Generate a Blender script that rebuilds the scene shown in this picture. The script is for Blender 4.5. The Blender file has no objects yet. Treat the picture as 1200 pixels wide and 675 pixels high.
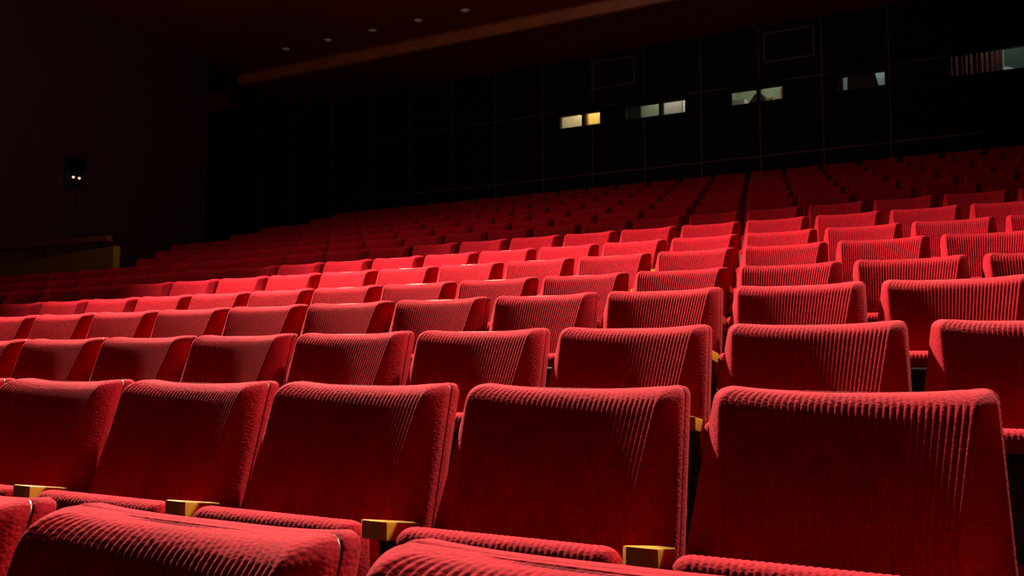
import bpy, bmesh, math, random
from mathutils import Vector
random.seed(7)
S = bpy.context.scene
C = S.collection
PI = math.pi
ZC = 1.062                      # height of the camera above the floor of the nearest row

# ------------------------------------------------------------------ materials
def newmat(name):
    m = bpy.data.materials.new(name); m.use_nodes = True
    nt = m.node_tree; b = nt.nodes['Principled BSDF']
    return m, nt, b

def plain(name, col, rough=.6, metal=0., noise=0., scale=8., bump=0.):
    m, nt, b = newmat(name)
    b.inputs['Roughness'].default_value = rough; b.inputs['Metallic'].default_value = metal
    tc = nt.nodes.new('ShaderNodeTexCoord'); n = nt.nodes.new('ShaderNodeTexNoise')
    n.inputs['Scale'].default_value = scale; n.inputs['Detail'].default_value = 4
    nt.links.new(tc.outputs['Object'], n.inputs['Vector'])
    mx = nt.nodes.new('ShaderNodeMix'); mx.data_type = 'RGBA'
    mx.inputs[6].default_value = (*[c*(1-noise) for c in col], 1); mx.inputs[7].default_value = (*[min(1, c*(1+noise)) for c in col], 1)
    nt.links.new(n.outputs['Fac'], mx.inputs[0]); nt.links.new(mx.outputs[2], b.inputs['Base Color'])
    if bump:
        bp = nt.nodes.new('ShaderNodeBump'); bp.inputs['Strength'].default_value = bump; bp.inputs['Distance'].default_value = .004
        nt.links.new(n.outputs['Fac'], bp.inputs['Height']); nt.links.new(bp.outputs[0], b.inputs['Normal'])
    return m

def fabric(name, ribs):
    m, nt, b = newmat(name)
    b.inputs['Roughness'].default_value = .95
    b.inputs['Specular IOR Level'].default_value = .15
    b.inputs['Sheen Weight'].default_value = .08
    b.inputs['Sheen Roughness'].default_value = .45
    b.inputs['Sheen Tint'].default_value = (1, .07, .09, 1)
    tc = nt.nodes.new('ShaderNodeTexCoord')
    n = nt.nodes.new('ShaderNodeTexNoise'); n.inputs['Scale'].default_value = 170; n.inputs['Detail'].default_value = 3
    nt.links.new(tc.outputs['Object'], n.inputs['Vector'])
    n2 = nt.nodes.new('ShaderNodeTexNoise'); n2.inputs['Scale'].default_value = 14; n2.inputs['Detail'].default_value = 3
    nt.links.new(tc.outputs['Object'], n2.inputs['Vector'])
    mth = nt.nodes.new('ShaderNodeMath'); mth.operation = 'MULTIPLY_ADD'
    nt.links.new(n.outputs['Fac'], mth.inputs[0]); mth.inputs[1].default_value = .65
    m2 = nt.nodes.new('ShaderNodeMath'); m2.operation = 'MULTIPLY'; m2.inputs[1].default_value = .35
    nt.links.new(n2.outputs['Fac'], m2.inputs[0]); nt.links.new(m2.outputs[0], mth.inputs[2])
    cr = nt.nodes.new('ShaderNodeValToRGB')
    cr.color_ramp.elements[0].position = .28; cr.color_ramp.elements[0].color = (.25, .0008, .009, 1)
    cr.color_ramp.elements[1].position = .72; cr.color_ramp.elements[1].color = (.57, .0065, .018, 1)
    nt.links.new(mth.outputs[0], cr.inputs[0]); nt.links.new(cr.outputs[0], b.inputs['Base Color'])
    # little woven tufts
    mp = nt.nodes.new('ShaderNodeMapping'); mp.inputs['Scale'].default_value = (125, 125, 170)
    nt.links.new(tc.outputs['Object'], mp.inputs['Vector'])
    vo = nt.nodes.new('ShaderNodeTexVoronoi'); vo.inputs['Scale'].default_value = 1.0
    nt.links.new(mp.outputs[0], vo.inputs['Vector'])
    bp = nt.nodes.new('ShaderNodeBump'); bp.invert = True
    bp.inputs['Strength'].default_value = .26 if ribs else .22; bp.inputs['Distance'].default_value = .0035
    nt.links.new(vo.outputs['Distance'], bp.inputs['Height']); nt.links.new(bp.outputs[0], b.inputs['Normal'])
    return m

M = {}
M['pad'] = fabric('ribbed_red_velour', True)
M['shell'] = fabric('red_velour', False)
M['edge'] = plain('satin_edging', (.11, .085, .07), .45, 1.0, .1, 30)
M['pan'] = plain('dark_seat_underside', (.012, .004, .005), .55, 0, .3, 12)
M['board'] = plain('dark_bounce_shield', (.020, .008, .006), .5, 0, .3, 8)  # dark backing added to soak up light bounced off the shells
M['wood'] = plain('honey_varnished_wood', (.62, .30, .030), .30, 0, .35, 26)
M['metal'] = plain('dark_painted_metal', (.010, .006, .006), .5, .3, .3, 10)
M['carpet'] = plain('dark_red_carpet', (.035, .004, .006), .95, 0, .4, 60, .3)
M['wall'] = plain('black_wall_panel', (.0030, .0010, .0012), .95, 0, .35, 2)
M['trim'] = plain('dull_bronze_strip', (.11, .045, .036), .7, .3, .5, 3)
M['sidewall'] = plain('dark_oxblood_panel', (.055, .006, .005), .7, 0, .3, 1.2)
M['ceil'] = plain('dark_maroon_ceiling', (.30, .022, .018), .8, 0, .35, .7)
M['cove'] = plain('stained_wood_cove', (.42, .10, .03), .5, 0, .45, 2.5)
M['frame'] = plain('maroon_frame', (.055, .010, .012), .5, 0, .3, 5)
M['black'] = plain('matt_black', (.004, .004, .004), .7, 0, .3, 5)
M['ochre'] = plain('ochre_wood_panel', (.34, .17, .02), .6, 0, .25, 3)
M['rail'] = plain('brown_rail_wood', (.24, .055, .03), .45, 0, .3, 6)
M['beige'] = plain('beige_paint', (.55, .47, .34), .8, 0, .15, 4)
M['yellow'] = plain('warm_yellow_paint', (.80, .55, .14), .8, 0, .15, 4)
M['orange'] = plain('orange_varnish', (.6, .22, .03), .5, 0, .2, 5)
M['greygreen'] = plain('grey_green_paint', (.36, .38, .27), .8, 0, .15, 4)
M['greywarm'] = plain('warm_grey_paint', (.50, .46, .40), .8, 0, .15, 4)
M['white'] = plain('white_paint', (.8, .8, .74), .8, 0, .08, 4)
M['paper'] = plain('cool_white_paper', (.68, .78, .76), .8, 0, .1, 9)
M['green'] = plain('dark_green_paint', (.02, .045, .032), .8, 0, .3, 4)
M['curtain'] = plain('red_brown_curtain', (.09, .020, .017), .9, 0, .3, 9)

def emit(name, col, st):
    m, nt, b = newmat(name)
    b.inputs['Base Color'].default_value = (*col, 1)
    b.inputs['Emission Color'].default_value = (*col, 1); b.inputs['Emission Strength'].default_value = st
    return m
M['bulb'] = emit('glowing_bulb', (1, .62, .42), 1.6)

def glass():
    m, nt, b = newmat('booth_glass')
    tr = nt.nodes.new('ShaderNodeBsdfTransparent'); tr.inputs[0].default_value = (.93, .95, .93, 1)
    gl = nt.nodes.new('ShaderNodeBsdfGlossy'); gl.inputs['Roughness'].default_value = .05
    mx = nt.nodes.new('ShaderNodeMixShader'); mx.inputs[0].default_value = .05
    nt.links.new(tr.outputs[0], mx.inputs[1]); nt.links.new(gl.outputs[0], mx.inputs[2])
    nt.links.new(mx.outputs[0], nt.nodes['Material Output'].inputs['Surface'])
    return m
M['glass'] = glass()

# ------------------------------------------------------------------ helpers
def mesh_from(name, verts, faces, mat, smooth=True, autosmooth=None):
    me = bpy.data.meshes.new(name); me.from_pydata(verts, [], faces); me.update()
    bm = bmesh.new(); bm.from_mesh(me)
    bmesh.ops.recalc_face_normals(bm, faces=bm.faces); bm.to_mesh(me); bm.free()
    me.materials.append(mat)
    if smooth:
        me.polygons.foreach_set('use_smooth', [True]*len(me.polygons))
        if autosmooth is not None: me.set_sharp_from_angle(angle=math.radians(autosmooth))
    return me

def obj(name, me, parent=None):
    o = bpy.data.objects.new(name, me); C.objects.link(o)
    if parent is not None: o.parent = parent
    return o

def empty(name, loc, label, cat, group=None):
    o = bpy.data.objects.new(name, None); C.objects.link(o); o.location = loc
    o.empty_display_size = .1
    o['label'] = label; o['category'] = cat
    if group: o['group'] = group
    return o

def tag(o, label, cat, group=None):
    o['label'] = label; o['category'] = cat
    if group: o['group'] = group
    return o

def structure(o):
    o['kind'] = 'structure'; return o

class MB:
    """collects boxes and prisms into ONE mesh"""
    def __init__(s): s.bm = bmesh.new()
    def box(s, x0, x1, y0, y1, z0, z1, bev=0.):
        v = [s.bm.verts.new(p) for p in ((x0,y0,z0),(x1,y0,z0),(x1,y1,z0),(x0,y1,z0),(x0,y0,z1),(x1,y0,z1),(x1,y1,z1),(x0,y1,z1))]
        fs = [s.bm.faces.new([v[i] for i in q]) for q in ((3,2,1,0),(4,5,6,7),(0,1,5,4),(1,2,6,5),(2,3,7,6),(3,0,4,7))]
        if bev:
            es = list({e for f in fs for e in f.edges})
            bmesh.ops.bevel(s.bm, geom=es, offset=bev, segments=2, profile=.6, affect='EDGES')
        return s
    def prism(s, pts, z0, z1, bev=0.):
        """plan polygon pts (x,y) extruded z0..z1"""
        a = [s.bm.verts.new((x, y, z0)) for x, y in pts]; b = [s.bm.verts.new((x, y, z1)) for x, y in pts]
        n = len(pts); fs = [s.bm.faces.new(a[::-1]), s.bm.faces.new(b)]
        for i in range(n): fs.append(s.bm.faces.new((a[i], a[(i+1) % n], b[(i+1) % n], b[i])))
        if bev:
            bmesh.ops.bevel(s.bm, geom=list(fs[1].edges), offset=bev, segments=2, profile=.6, affect='EDGES')
        return s
    def side(s, pts, x0, x1, bev=0.):
        """profile pts (y,z) extruded along x"""
        a = [s.bm.verts.new((x0, y, z)) for y, z in pts]; b = [s.bm.verts.new((x1, y, z)) for y, z in pts]
        n = len(pts); s.bm.faces.new(a[::-1]); s.bm.faces.new(b)
        for i in range(n): s.bm.faces.new((a[i], a[(i+1) % n], b[(i+1) % n], b[i]))
        return s
    def front(s, pts, y0, y1):
        """outline pts (x,z) extruded along y"""
        a = [s.bm.verts.new((x, y0, z)) for x, z in pts]; b = [s.bm.verts.new((x, y1, z)) for x, z in pts]
        n = len(pts); s.bm.faces.new(a[::-1]); s.bm.faces.new(b)
        for i in range(n): s.bm.faces.new((a[i], a[(i+1) % n], b[(i+1) % n], b[i]))
        return s
    def cyl(s, p, q, r, n=14, r2=None):
        p = Vector(p); q = Vector(q); d = (q-p).normalized()
        u = d.orthogonal().normalized(); w = d.cross(u); r2 = r if r2 is None else r2
        a = [s.bm.verts.new(p+(u*math.cos(2*PI*i/n)+w*math.sin(2*PI*i/n))*r) for i in range(n)]
        b = [s.bm.verts.new(q+(u*math.cos(2*PI*i/n)+w*math.sin(2*PI*i/n))*r2) for i in range(n)]
        s.bm.faces.new(a[::-1]); s.bm.faces.new(b)
        for i in range(n): s.bm.faces.new((a[i], a[(i+1) % n], b[(i+1) % n], b[i]))
        return s
    def mesh(s, name, mat, smooth=None):
        bmesh.ops.recalc_face_normals(s.bm, faces=s.bm.faces)
        me = bpy.data.meshes.new(name); s.bm.to_mesh(me); s.bm.free(); me.materials.append(mat)
        if smooth:
            me.polygons.foreach_set('use_smooth', [True]*len(me.polygons)); me.set_sharp_from_angle(angle=math.radians(smooth))
        return me

# ------------------------------------------------------------------ the seat
H = .88            # top of the back above its own tier
ZB = .47           # bottom of the back
PITCH = .55
TAN = math.tan(math.radians(20))
BACK0 = .052       # y of the back plane at the top
DIP = .016

def halfw(z): return .269 - (.269-.241)*max(0, min(1, (z-.54)/(H-.54)))
def place(x, y, z):
    """dip of the top edge, sideways bend and recline, applied to every piece of the back"""
    w = .255
    k = 1-min(1, abs(x)/w)**3
    s = max(0, min(1, (z-(H-.16))/.16))
    z2 = z - DIP*k*s*s
    y2 = y + .024*(1-(x/w)**2) + BACK0 + (z-H)*TAN
    return (x, y2, z2)

def pad_mesh():
    NF = 37*4; NB = 7; RIB = 37
    zs = [ZB + (H-.055-ZB)*i/24 for i in range(24)]
    zs += [H-.055+.055*math.sin(PI/2*i/22) for i in range(23)]
    verts = []; ncol = None
    for z in zs:
        w = halfw(z); rc = .030
        q = max(0, (z-(H-rc))/rc); w -= rc*(1-math.sqrt(max(0, 1-q*q)))*.92
        t0 = .074; rt = .043; zt = H-.048
        q = max(0, (z-zt)/.048)
        roll = (1-math.sqrt(max(0, 1-min(1, q)**2)))
        f = (H-z)/(H-ZB)
        b = .022+.046*min(1, f*1.7)
        t = t0 + .014*min(1, f*2) - rt*roll
        d0 = min(.018, t*.3)
        row = []
        row.append((-w, 0)); row.append((-w, -d0*.5))
        for i in range(NB+1):
            a = PI/2*i/NB; p = 2/1.25
            row.append((-w+b*(1-math.cos(a)**p), -d0-(t-d0)*math.sin(a)**p))
        wf = w-b
        for i in range(1, NF):
            u = i/NF; x = -wf+2*wf*u
            rib = abs(math.sin(PI*u*RIB))**.8
            row.append((x, -t+.010*(1-roll)*(1-(x/wf)**2)-.0034*(rib-.5)))
        for i in range(NB, -1, -1):
            a = PI/2*i/NB; p = 2/1.25
            row.append((w-b*(1-math.cos(a)**p), -d0-(t-d0)*math.sin(a)**p))
        row.append((w, -d0*.5)); row.append((w, 0))
        ncol = len(row)
        verts += [place(x, y, z) for x, y in row]
    
    for q, dz in ((.75, .0012), (.4, .0022), (.03, .0016)):
        verts += [place(x, y*q, H+dz*min(1, (w-abs(x))/.03)) for x, y in row]; zs.append(H)      # flat top back to the edging
    faces = []
    for j in range(len(zs)-1):
        for i in range(ncol-1):
            a = j*ncol+i; faces.append((a, a+1, a+ncol+1, a+ncol))
    # back face, top and bottom caps
    for j in range(24):
        a = j*ncol; faces.append((a+ncol-1, a, a+ncol, a+2*ncol-1))
    faces.append(tuple(range(ncol))[::-1])
    return mesh_from('back_pad', verts, faces, M['pad'], True, 62)

def outline(off, n=16):
    pts = []; rc = .029
    zs = [ZB+(H-rc-ZB)*i/12 for i in range(13)]
    for z in zs: pts.append((-halfw(z)-off, z))
    wt = halfw(H-rc)
    for i in range(1, n+1):
        a = PI/2*i/n
        pts.append((-(wt-rc)-(rc+off)*math.cos(a), H-rc+(rc+off)*math.sin(a)))
    for i in range(1, 20):
        pts.append((-(wt-rc)+2*(wt-rc)*i/20, H+off))
    return pts + [(-x, z) for x, z in pts[:13+n]][::-1]

def loft_mesh(name, rings, mat, ang, back=True):
    verts = []; n = None
    for off, y in rings:
        o = outline(off); n = len(o)
        verts += [place(x, y, z) for x, z in o]
    faces = []
    for j in range(len(rings)-1):
        for i in range(n-1):
            a = j*n+i; faces.append((a, a+1, a+n+1, a+n))
        a = j*n; faces.append((a+n-1, a, a+n, a+2*n-1))
    # caps: strips between the left and right halves so the bend is kept
    for base in (0, (len(rings)-1)*n):
        for i in range(12):
            faces.append((base+i, base+i+1, base+n-2-i, base+n-1-i))
        faces.append(tuple(base+i for i in range(12, n-12)))
    return mesh_from(name, verts, faces, mat, True, ang)

def shell_mesh():
    return loft_mesh('back_shell', [(-.004, .0032), (0, .0055), (.001, .014), (-.001, .034), (-.006, .043), (-.016, .049), (-.034, .051)], M['shell'], 60)
def edging_mesh():
    return loft_mesh('metal_edging', [(-.006, -.0025), (-.0028, -.002), (-.0012, -.0005), (-.0012, .0022), (-.0028, .0035), (-.006, .004)], M['edge'], 60)

def cushion_mesh():
    """tipped-up seat pad, ribs run over its upturned front edge"""
    W = .2235; NX = 37*4; y0, y1 = -.287, -.205; z0, z1 = .28, .607
    prof = []
    r = .043
    prof += [(y0+.012, z0), (y0+.001, z0+.02)]
    for i in range(6): prof.append((y0, z0+.05+(z1-r-z0-.05)*i/6))
    yc = (y0+y1)/2; ry = (y1-y0)/2
    for i in range(17):
        a = PI-PI*i/16
        prof.append((yc+ry*math.cos(a), z1-r+r*math.sin(a)**.9))
    for i in range(1, 6): prof.append((y1+.0, z1-r-(z1-r-z0-.02)*i/5))
    prof.append((y1-.012, z0))
    n = len(prof); verts = []
    xs = []
    for i in range(9):
        a = PI/2*(1-i/8); xs.append((-W+.022*(1-math.cos(PI/2-a)), None, math.cos(a)))
    xs = [(-W+.028*(1-math.cos(PI/2*i/8)), math.sin(PI/2*i/8)) for i in range(9)]
    mid = [(-W+.028+2*(W-.028)*i/NX, 1.0) for i in range(1, NX)]
    cols = xs + mid + [(-x, s) for x, s in xs[::-1]]
    for ci, (x, s) in enumerate(cols):
        sc = .55+.45*s
        rib = .0017*(abs(math.sin(PI*(x+W)/(2*W)*36))**.8-.5) if s == 1.0 else 0
        for y, z in prof:
            zz = max(z, z0)
            ny, nz = (y-yc)/ry, max(0, (zz-(z1-r))/r)
            l = math.hypot(ny, nz) or 1
            yy = yc+(y-yc)*sc + rib*ny/l; z2 = zz - (r*(1-sc) if zz > z1-r else 0)*nz + rib*nz/l
            lean = (z2-.61)*-.10
            verts.append((x, yy+lean*.6, z2))
    m = len(cols); faces = []
    for j in range(m-1):
        for i in range(n):
            a = j*n+i; b = j*n+(i+1) % n; faces.append((a, b, b+n, a+n))
    faces.append(tuple(range(n))); faces.append(tuple(range((m-1)*n, m*n))[::-1])
    return mesh_from('seat_cushion', verts, faces, M['pad'], True, 62)

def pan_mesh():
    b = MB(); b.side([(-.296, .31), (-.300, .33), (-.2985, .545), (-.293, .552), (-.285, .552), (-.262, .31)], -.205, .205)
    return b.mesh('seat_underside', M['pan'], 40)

def armrest_mesh():
    b = MB(); x = PITCH/2
    b.prism([(x-.031, -.268), (x-.022, -.277), (x+.022, -.277), (x+.031, -.268), (x+.031, -.19), (x+.020, -.160), (x+.005, -.125), (x-.005, -.125), (x-.020, -.160), (x-.031, -.19)], .582, .618, .005)
    for v in b.bm.verts: v.co.z -= .16*(v.co.y+.277)        # slopes down towards the back
    return b.mesh('armrest', M['wood'], 40)

def support_mesh():
    b = MB(); x = PITCH/2
    b.side([(-.235, .575), (-.225, .40), (-.16, .05), (-.21, .0), (.10, .0), (.05, .05), (-.06, .36), (-.17, .46), (-.19, .568)], x-.014, x+.014)
    b.box(x-.028, x+.028, -.22, .11, 0, .012)
    return b.mesh('side_support', M['metal'], 40)

def bounce_shield_mesh():
    # dark board added behind the shell to cut red bounce onto the next row
    b = loft_mesh('bounce_shield', [(-.030, .0505), (-.032, .054), (-.036, .0555)], M['board'], 50)
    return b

PARTS = [pad_mesh(), edging_mesh(), shell_mesh(), bounce_shield_mesh(), cushion_mesh(), pan_mesh(), armrest_mesh(), support_mesh()]

# ------------------------------------------------------------------ rows
ROWY = [.80, 1.78, 2.756, 3.736, 4.713, 5.731, 6.719, 7.699, 8.684, 9.669, 10.654, 11.639, 12.624, 13.609, 14.594]
ROWZ = [-.182, -.035, .127, .319, .500, .723, .940, 1.178, 1.423, 1.672, 1.925, 2.182, 2.443, 2.708, 2.975]
ORD = ['', 'first', 'second', 'third', 'fourth', 'fifth', 'sixth', 'seventh', 'eighth', 'ninth', 'tenth', 'eleventh', 'twelfth', 'thirteenth',
       'fourteenth', 'fifteenth', 'sixteenth', 'seventeenth', 'eighteenth', 'nineteenth', 'twentieth', 'twenty-first', 'twenty-second',
       'twenty-third', 'twenty-fourth', 'twenty-fifth', 'twenty-sixth', 'twenty-seventh', 'twenty-eighth', 'twenty-ninth', 'thirtieth']
FPX, YAW, PIT = 1136.6, .5221, .0791
fw = Vector((-math.sin(YAW)*math.cos(PIT), math.cos(YAW)*math.cos(PIT), math.sin(PIT))); rt = Vector((math.cos(YAW), math.sin(YAW), 0)); up = rt.cross(fw)
def px(x, y, z):
    p = Vector((x, y, z)); d = p.dot(fw)
    return 600+FPX*p.dot(rt)/d, 337.5-FPX*p.dot(up)/d

def rowname(k):
    return 'the nearest row' if k == 0 else 'the back row' if k == 14 else 'the %s row up' % ORD[k+1]

proto = None
def seat(x, k, label):
    global proto
    root = empty('theatre_seat', (x, ROWY[k], ROWZ[k]-H+ZC), label, 'seat', 'red theatre seats in the raked rows')
    if proto is None:
        proto = [obj(me.name, me, root) for me in PARTS]
    else:
        for p in proto:
            c = p.copy(); C.objects.link(c); c.parent = root
    return root

GX = -.6267
LEFT_END = {8: -11.25, 9: -12.1, 10: -12.45, 11: -12.45, 12: -12.45, 13: -12.45, 14: -12.45}
TOT = 0
for k in range(15):
    y, z = ROWY[k], ROWZ[k]
    off = (GX-.275*(k-1)) if k else -.672
    off = off % PITCH
    xs = []
    n = -40
    while n < 40:
        xc = off+n*PITCH+PITCH/2; n += 1
        if k in LEFT_END and xc-.27 < LEFT_END[k]: continue
        if Vector((xc, y, z)).dot(fw) < .3: continue
        a = px(xc-.25, y, z)[0]; b = px(xc+.25, y, z)[0]
        if xc < -13.2 or b < -150 or a > 1400: continue
        xs.append((xc, b > 4 and a < 1194 and (k or px(xc, y, z)[1] < 700)))
    vis = [i for i, q in enumerate(xs) if q[1]]
    lo, hi = vis[0], vis[-1]
    for i in range(max(0, lo-1), min(len(xs), hi+2)):
        j = hi-i+1; xc = xs[i][0]
        if i > hi: lab = 'red ribbed theatre seat just past the right edge of %s' % rowname(k)
        elif i < lo: lab = 'red ribbed theatre seat just past the left edge of %s' % rowname(k)
        elif j == 1: lab = 'red ribbed theatre seat at the right-hand end of %s' % rowname(k)
        elif i == lo: lab = 'red ribbed theatre seat at the left-hand end of %s' % rowname(k)
        else: lab = 'red ribbed theatre seat, %s from the right in %s' % (ORD[j], rowname(k))
        seat(xc, k, lab); TOT += 1
print('SEATS', TOT)

# ------------------------------------------------------------------ setting
def Zw(z): return z+ZC
fz = [ROWZ[k]-H+ZC for k in range(15)]
XL, XR, YW = -13.6, 6.0, 15.4
# raked floor: one solid stepped body
b = MB()
pts = [(-3.0, -.6), (-3.0, fz[0])]
for k in range(14):
    ys = ROWY[k+1]-.43
    pts += [(ys, fz[k]), (ys, fz[k+1])]
pts += [(15.05, fz[14]), (15.05, fz[14]+.26), (17.3, fz[14]+.26), (17.3, -.6)]
# concave profile: build as quads
vs = []; fs = []
top = pts[1:-1]
for (yy, zz) in top:
    for xx in (-17.5, XR): vs.append((xx, yy, zz)); vs.append((xx, yy, -.6))
for i in range(len(top)-1):
    a = 4*i; c = 4*(i+1)
    fs.append((a, a+2, c+2, c))
    if abs(top[i][0]-top[i+1][0]) > 1e-6:
        fs.append((a, c, c+1, a+1)); fs.append((a+2, a+3, c+3, c+2)); fs.append((a+1, c+1, c+3, a+3))
fs.append((0, 1, 3, 2)); n = 4*(len(top)-1); fs.append((n, n+2, n+3, n+1))
structure(obj('floor', mesh_from('floor', vs, fs, M['carpet'], False)))

# back wall with the openings of the projection booth
WIN = [(-7.88, -7.06), (-6.60, -5.48), (-4.72, -3.84), (-3.02, -2.29), (-1.41, .05)]
WZ = [(4.25, 4.50)]*4 + [(4.23, 4.58)]
b = MB(); y0, y1 = YW, YW+.12; zb, zt = fz[14]+.2, Zw(5.75)
xprev = -17.5
for (a, c), (z0, z1) in zip(WIN, WZ):
    b.box(xprev, a, y0, y1, zb, zt); b.box(a, c, y0, y1, zb, Zw(z0)); b.box(a, c, y0, y1, Zw(z1), zt); xprev = c
b.box(xprev, XR, y0, y1, zb, zt)
structure(obj('wall_back', b.mesh('wall_back', M['wall'])))

tn = 0
def trim(me_builder, mat):
    global tn
    tn += 1
    o = obj('trim_%d' % tn, me_builder.mesh('trim_%d' % tn, mat)); return structure(o)
VX = [(-.0 if False else r)*YW for r in (-.986, -.922, -.857, -.793, -.7275, -.663, -.598, -.533, -.468, -.404, -.338, -.274, -.2095, -.145)]
def clear(x, z):    # a strip does not cross an opening
    return all(not (a-.02 < x < c+.02) for (a, c) in WIN)
for x in VX:
    bb = MB()
    segs = [(fz[14]+.27, Zw(5.49))] if clear(x, 0) else [(fz[14]+.27, Zw(4.20)), (Zw(4.64), Zw(5.49))]
    for z0, z1 in segs: bb.box(x-.011, x+.011, YW-.014, YW, z0, z1)
    trim(bb, M['trim'])
bb = MB(); bb.box(-14.6, -1.0, YW-.012, YW, Zw(3.345), Zw(3.372)); trim(bb, M['trim'])
bb = MB()
for a, c in ((-12.3, -7.95), (-7.0, -6.66), (-5.42, -4.78), (-3.78, -3.08), (-2.23, -1.47)): bb.box(a, c, YW-.012, YW, Zw(4.545), Zw(4.565))
trim(bb, M['trim'])

# framed panels high on the back wall
for (a, c), lab in zip(((-11.17, -10.39), (-7.165, -6.37), (-4.135, -3.32)),
                       ('dark framed wall panel farthest left, above plain wall without booth windows', 'dark framed wall panel above and right of the warm yellow booth window',
                        'dark framed wall panel high up between the cluttered and the near-dark booth windows')):
    z0, z1 = Zw(4.86), Zw(5.365); yy = YW-.05
    r = empty('framed_panel', ((a+c)/2, YW, z0), lab, 'panel', 'framed panels on the back wall')
    w = (c-a)/2; h = z1-z0; f = MB()
    f.box(-w, -w+.035, -.055, 0, 0, h); f.box(w-.035, w, -.055, 0, 0, h); f.box(-w+.035, w-.035, -.055, 0, 0, .035); f.box(-w+.035, w-.035, -.055, 0, h-.035, h)
    obj('panel_frame', f.mesh('panel_frame', M['frame']), r)
    p = MB(); p.box(-w+.035, w-.035, -.03, 0, .035, h-.035); obj('panel_board', p.mesh('panel_board', M['wall']), r)

# windows
MULL = {0: [-7.40], 1: [-5.935], 2: [-4.25], 3: [], 4: []}
for i, ((a, c), (z0, z1)) in enumerate(zip(WIN, WZ)):
    z0, z1 = Zw(z0), Zw(z1)
    r = bpy.data.objects.new('window_%d' % (i+1), None); C.objects.link(r); r.location = ((a+c)/2, YW+.06, z0); structure(r)
    w = (c-a)/2; h = z1-z0; f = MB(); t = .012
    f.box(-w, -w+t, -.05, .05, 0, h); f.box(w-t, w, -.05, .05, 0, h); f.box(-w+t, w-t, -.05, .05, 0, t); f.box(-w+t, w-t, -.05, .05, h-t, h)
    xs = [-w+t]
    for mx in MULL[i]:
        mx -= (a+c)/2; f.box(mx-.027, mx+.027, -.05, .05, t, h-t); xs += [mx-.027, mx+.027]
    xs.append(w-t)
    obj('window_frame', f.mesh('window_frame', M['black']), r)
    for q in range(0, len(xs), 2):
        p = MB(); p.box(xs[q], xs[q+1], -.003, .003, t, h-t); obj('pane', p.mesh('pane', M['glass']), r)

# projection booth behind the wall: five bays
BY0, BY1 = YW+.12, YW+1.7
bz0, bz1 = Zw(3.2), Zw(5.4)
PX = [-8.6, -6.9, -5.1, -3.4, -1.9, .6]
def shell_piece(name, *a):
    bb = MB(); bb.box(*a); structure(obj(name, bb.mesh(name, M['greygreen'])))
shell_piece('wall_booth', PX[0], PX[-1], BY1, BY1+.1, bz0, bz1)
shell_piece('floor_booth', PX[0], PX[-1], BY0, BY1, bz0-.1, bz0)
shell_piece('ceiling_booth', PX[0], PX[-1], BY0, BY1, bz1, bz1+.1)
for i, x in enumerate(PX): shell_piece('wall_partition_%d' % (i+1), x-.04, x+.04, BY0, BY1, bz0, bz1)
def boxthing(name, x0, x1, y0, y1, z0, z1, mat, label, cat, extra=None):
    bb = MB(); bb.box(x0, x1, y0, y1, Zw(z0), Zw(z1), .008)
    if extra: extra(bb)
    return tag(obj(name, bb.mesh(name, M[mat])), label, cat)
Bf = BY0+.05
# bay 1: beige cupboard, orange door edge, yellow cupboard
boxthing('cupboard', -8.50, -7.72, Bf+.50, Bf+.9, 3.2, 5.0, 'beige', 'beige cupboard behind the left pane of the warm yellow booth window', 'cupboard')
boxthing('door_post', -7.71, -7.62, Bf+.47, Bf+.9, 3.2, 5.0, 'orange', 'orange wooden post between beige and yellow in the leftmost booth window', 'post')
boxthing('cupboard', -7.61, -6.98, Bf+.50, Bf+.9, 3.2, 5.0, 'yellow', 'bright yellow cupboard behind the right pane of the leftmost booth window', 'cupboard')
# bay 2: dark pillar, grey green screen, grey screen, white door edge
boxthing('folding_screen', -6.75, -6.40, Bf+.1, Bf+.16, 3.2, 5.0, 'green', 'dark green screen in the left third of the pale grey booth window', 'screen')
boxthing('locker', -6.48, -6.06, Bf+.32, Bf+.7, 3.2, 5.0, 'greygreen', 'grey green locker behind the middle of the pale grey booth window', 'locker')
boxthing('locker', -6.05, -5.72, Bf+.32, Bf+.7, 3.2, 5.0, 'greywarm', 'warm grey locker right of the mullion in the pale grey booth window', 'locker')
boxthing('door_leaf', -5.70, -5.2, Bf+.30, Bf+.34, 3.2, 5.0, 'white', 'white door edge at the right end of the pale grey booth window', 'door')
# bay 3: cabinet, slanted projector, shelf with bright pots
boxthing('cabinet', -4.80, -4.55, Bf+.1, Bf+.4, 3.2, 4.43, 'greywarm', 'pale cabinet at the left end of the cluttered booth window', 'cabinet')
pb = MB(); pb.front([(-4.50, bz0), (-4.20, bz0), (-4.20, Zw(4.36)), (-4.24, Zw(4.44)), (-4.36, Zw(4.46)), (-4.45, Zw(4.34)), (-4.50, Zw(4.30))], Bf+.05, Bf+.4)
r = empty('projector', (0, 0, 0), 'dark film projector with slanted top in the cluttered booth window', 'projector')
obj('projector_body', pb.mesh('projector_body', M['black']), r)
lb = MB(); lb.cyl((-4.30, Bf+.05, Zw(4.33)), (-4.30, Bf-.02, Zw(4.33)), .035); obj('lens', lb.mesh('lens', M['metal']), r)
boxthing('work_table', -4.185, -3.83, Bf+.0, Bf+.4, 3.2, 4.305, 'black', 'black table carrying small bright things in the cluttered booth window', 'table')
boxthing('yellow_box', -4.17, -4.05, Bf+.02, Bf+.10, 4.305, 4.36, 'yellow', 'yellow box lying low in the right pane of the cluttered booth window', 'box')
boxthing('paper_stack', -4.03, -3.96, Bf+.02, Bf+.12, 4.305, 4.345, 'white', 'small white paper stack beside the yellow box in the cluttered window', 'paper')
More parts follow.
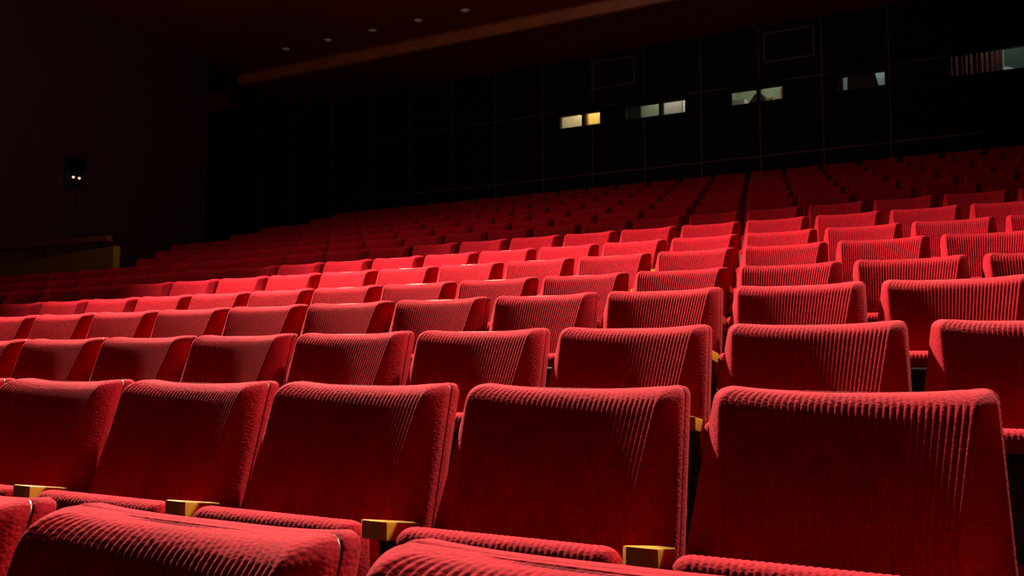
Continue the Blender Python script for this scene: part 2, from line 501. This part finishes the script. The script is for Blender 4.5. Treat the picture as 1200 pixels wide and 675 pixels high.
boxthing('film_can', -3.93, -3.85, Bf+.02, Bf+.10, 4.305, 4.50, 'orange', 'orange can at the right end of the cluttered booth window', 'can')
# bay 4: black screens leave two bright slits
boxthing('blackout_board', -3.30, -2.94, BY0+.01, BY0+.03, 3.2, 4.8, 'black', 'black board left of the small light gap in the near-dark window', 'board')
pb = MB(); pb.front([(-2.86, bz0), (-2.52, bz0), (-2.40, Zw(4.24)), (-2.475, Zw(4.56)), (-2.86, Zw(4.56)), (-2.875, Zw(4.40))], BY0+.01, BY0+.03)
tag(obj('blackout_board', pb.mesh('blackout_board', M['black'])), 'black board between the two light gaps of the near-dark window', 'board')
boxthing('paper_sheet', -3.15, -2.85, Bf+.10, Bf+.11, 3.2, 4.8, 'paper', 'pale sheet showing through the small left gap of the near-dark window', 'paper')
boxthing('paper_sheet', -2.55, -1.98, Bf+.10, Bf+.11, 3.2, 4.8, 'paper', 'pale sheet filling the right end of the near-dark booth window', 'paper')
# bay 5: red brown curtain, green wall, white slanted desk
cb = []; n = 60
for i in range(n+1):
    x = -1.45+.74*i/n; yy = Bf+.25+.025*math.sin(i*1.15)+.012*math.sin(i*2.7)
    cb += [(x, yy, Zw(3.9)), (x, yy, Zw(4.9)), (x, yy+.012, Zw(3.9)), (x, yy+.012, Zw(4.9))]
cf = []
for i in range(n):
    a = 4*i; c = 4*(i+1); cf += [(a, c, c+1, a+1), (a+2, a+3, c+3, c+2), (a+1, c+1, c+3, a+3), (a, a+2, c+2, c)]
cf += [(0, 1, 3, 2), (4*n, 4*n+2, 4*n+3, 4*n+1)]
tag(obj('curtain', mesh_from('curtain', cb, cf, M['curtain'], True, 60)), 'red brown pleated curtain in the rightmost booth window', 'curtain')
boxthing('screen_board', -.70, .5, Bf+.60, Bf+.64, 3.2, 5.0, 'green', 'dark green board behind the white sloping desk in the rightmost window', 'board')
pb = MB(); pb.front([(-.72, bz0), (.3, bz0), (.3, Zw(4.40)), (-.42, Zw(4.31)), (-.66, Zw(4.42)), (-.72, Zw(4.42))], Bf+.32, Bf+.5)
tag(obj('sloping_desk', pb.mesh('sloping_desk', M['paper'])), 'white desk with sloping top in the rightmost booth window', 'desk')

# ceiling: low soffit along the back wall, stained cove edge, upper ceiling
b = MB(); b.box(-14.0, XR, 13.62, YW+.12, Zw(5.50), Zw(5.62)); b.box(-14.0, XR, 8.6, 13.9, Zw(5.72), Zw(5.84))
structure(obj('ceiling', b.mesh('ceiling', M['ceil'])))
b = MB(); b.side([(13.56, Zw(5.50)), (13.62, Zw(5.485)), (13.62, Zw(5.72)), (13.58, Zw(5.72)), (13.52, Zw(5.66))], -14.02, XR)
trim(b, M['cove'])
b = MB(); b.box(-17.5, XR, -3, 8.6, Zw(6.4), Zw(6.5)); b.box(-17.5, XR, 8.5, 8.6, Zw(5.72), Zw(6.4)); b.box(-17.5, -14.0, 8.6, YW+.12, Zw(6.4), Zw(6.5))
b.box(-17.5, -14.0, YW, YW+.12, Zw(5.7), Zw(6.4))
structure(obj('ceiling', b.mesh('ceiling_front', M['ceil'])))
for xx, lab in zip((-12.15, -11.16, -10.17, -9.21, -8.28), ('farthest left', 'second from the left', 'in the middle', 'second from the right', 'farthest right')):
    r = empty('downlight', (xx, 12.88, Zw(5.72)), 'small round unlit ceiling downlight, %s in its row of five' % lab, 'downlight', 'downlights in the dark ceiling')
    rb = MB(); rb.cyl((0, 0, 0), (0, 0, -.018), .075, 20, .062); obj('downlight_ring', rb.mesh('downlight_ring', M['white'], 40), r)
    lb = MB(); lb.cyl((0, 0, -.017), (0, 0, -.030), .045, 16, .030); obj('lens', lb.mesh('lens', M['paper'], 40), r)

# left side wall, ending at a corner; a dark recess behind it
b = MB(); b.box(XL-.15, XL, -3, 12.42, -.6, Zw(6.4)); b.box(-17.5, XL-.15, 12.27, 12.42, -.6, Zw(6.4)); b.box(-17.65, -17.5, 12.27, YW+.12, -.6, Zw(6.4))
structure(obj('wall_left', b.mesh('wall_left', M['sidewall'])))
b = MB(); b.box(XR, XR+.15, -3, YW+2, -.6, Zw(6.5)); structure(obj('wall_right', b.mesh('wall_right', M['wall'])))
for yy in (8.2, 9.78, 11.2):
    bb = MB(); bb.box(XL, XL+.008, yy-.012, yy+.012, Zw(1.3), Zw(4.6)); trim(bb, M['sidewall'])

# parapet of the side entrance, with its handrail
r = empty('parapet', (-10.64, 8.2, fz[7]), 'low ochre parapet with brown handrail at left in front of the oxblood wall', 'parapet')
zz = fz[7]; p0 = XL+.01+10.64
bb = MB(); bb.front([(0, 0), (0, Zw(1.53)-zz), (-2.4, Zw(1.39)-zz), (p0, Zw(1.35)-zz), (p0, 0)], 0, .10); obj('parapet_panel', bb.mesh('parapet_panel', M['ochre']), r)
bb = MB(); bb.box(p0, -.12, -.02, .08, Zw(1.595)-zz, Zw(1.675)-zz, .015); obj('handrail', bb.mesh('handrail', M['rail'], 40), r)
for xx in (-.30, -1.5, -2.7):
    bb = MB(); bb.cyl((xx, .04, Zw(1.38)-zz), (xx, .04, Zw(1.60)-zz), .014); obj('rail_post', bb.mesh('rail_post', M['metal'], 40), r)

# hooded wall lamp
r = empty('wall_lamp', (XL, 9.67, Zw(2.9)), 'small hooded wall lamp glowing faintly above the parapet on the left wall', 'lamp')
bb = MB(); bb.box(0, .02, -.14, .16, -.12, .40, .005); obj('back_plate', bb.mesh('back_plate', M['black'], 40), r)
bb = MB(); bb.side([(-.13, .18), (-.10, .33), (.10, .33), (.13, .18), (.12, .18), (.095, .315), (-.095, .315), (-.12, .18)], .02, .19); obj('hood', bb.mesh('hood', M['metal'], 40), r)
bb = MB(); bb.cyl((.10, -.03, .20), (.10, -.03, .06), .022); bb.cyl((.10, .05, .20), (.10, .05, .06), .022); bb.box(.02, .14, -.07, .09, .19, .22); obj('lamp_holder', bb.mesh('lamp_holder', M['metal'], 40), r)
for yy in (-.045, .06):
    me = bpy.data.meshes.new('bulb'); bm = bmesh.new(); bmesh.ops.create_uvsphere(bm, u_segments=14, v_segments=10, radius=.019); bmesh.ops.translate(bm, verts=bm.verts, vec=(.10, yy-.0, .045)); bm.to_mesh(me); bm.free(); me.materials.append(M['bulb'])
    obj('bulb', me, r)
bb = MB(); bb.cyl((.012, .13, -.95), (.012, .13, -.02), .008); obj('conduit', bb.mesh('conduit', M['trim'], 40), r)

# ------------------------------------------------------------------ light
def spot(name, loc, tgt, e, ang, blend, col, rad):
    l = bpy.data.lights.new(name, 'SPOT'); l.energy = e; l.spot_size = math.radians(ang); l.spot_blend = blend; l.color = col; l.shadow_soft_size = rad
    o = bpy.data.objects.new(name, l); C.objects.link(o); o.location = loc
    o.rotation_euler = (Vector(tgt)-Vector(loc)).to_track_quat('-Z', 'Y').to_euler(); return o
def point(name, loc, e, col, rad=.08):
    l = bpy.data.lights.new(name, 'POINT'); l.energy = e; l.color = col; l.shadow_soft_size = rad
    o = bpy.data.objects.new(name, l); C.objects.link(o); o.location = loc; return o
WARM = (1, .86, .70)
spot('house_spot', (-6.8, 5.3, Zw(5.6)), (-3.1, 4.2, Zw(.3)), 9600, 86, 1.0, WARM, .12)
spot('house_spot', (.2, 7.0, Zw(5.6)), (-.7, 1.9, Zw(0)), 4800, 42, 1.0, WARM, .12)
point('added_fill', (-6.0, 6.8, Zw(4.4)), 125, (1, .80, .62), .25)  # added fill without a fixture, lifts ceiling, walls and rear rows
point('booth_lamp', (-7.6, Bf+.2, Zw(5.1)), 40, (1, .85, .55))
point('booth_lamp', (-5.9, Bf+.1, Zw(5.1)), 26, (1, .93, .8))
point('booth_lamp', (-4.2, Bf+.0, Zw(5.1)), 30, (.95, 1, .88))
point('booth_lamp', (-2.5, Bf+.05, Zw(5.1)), 34, (.9, 1, .98))
point('booth_lamp', (-.7, Bf+.02, Zw(5.2)), 16, (.92, 1, .95))

W = bpy.data.worlds.new('World'); S.world = W; W.use_nodes = True
bg = W.node_tree.nodes['Background']; bg.inputs[0].default_value = (1, .82, .8, 1); bg.inputs[1].default_value = .008

# ------------------------------------------------------------------ camera
cd = bpy.data.cameras.new('camera'); cam = bpy.data.objects.new('camera', cd); C.objects.link(cam)
cd.sensor_width = 36; cd.lens = 36*FPX/1200; cd.clip_start = .02; cd.clip_end = 200
cam.location = (0, 0, ZC); cam.rotation_euler = (PI/2+PIT, 0, YAW)
S.camera = cam
S.view_settings.view_transform = 'Standard'; S.view_settings.look = 'None'; S.view_settings.gamma = 1; S.view_settings.use_curve_mapping = False
S.view_settings.exposure = 0
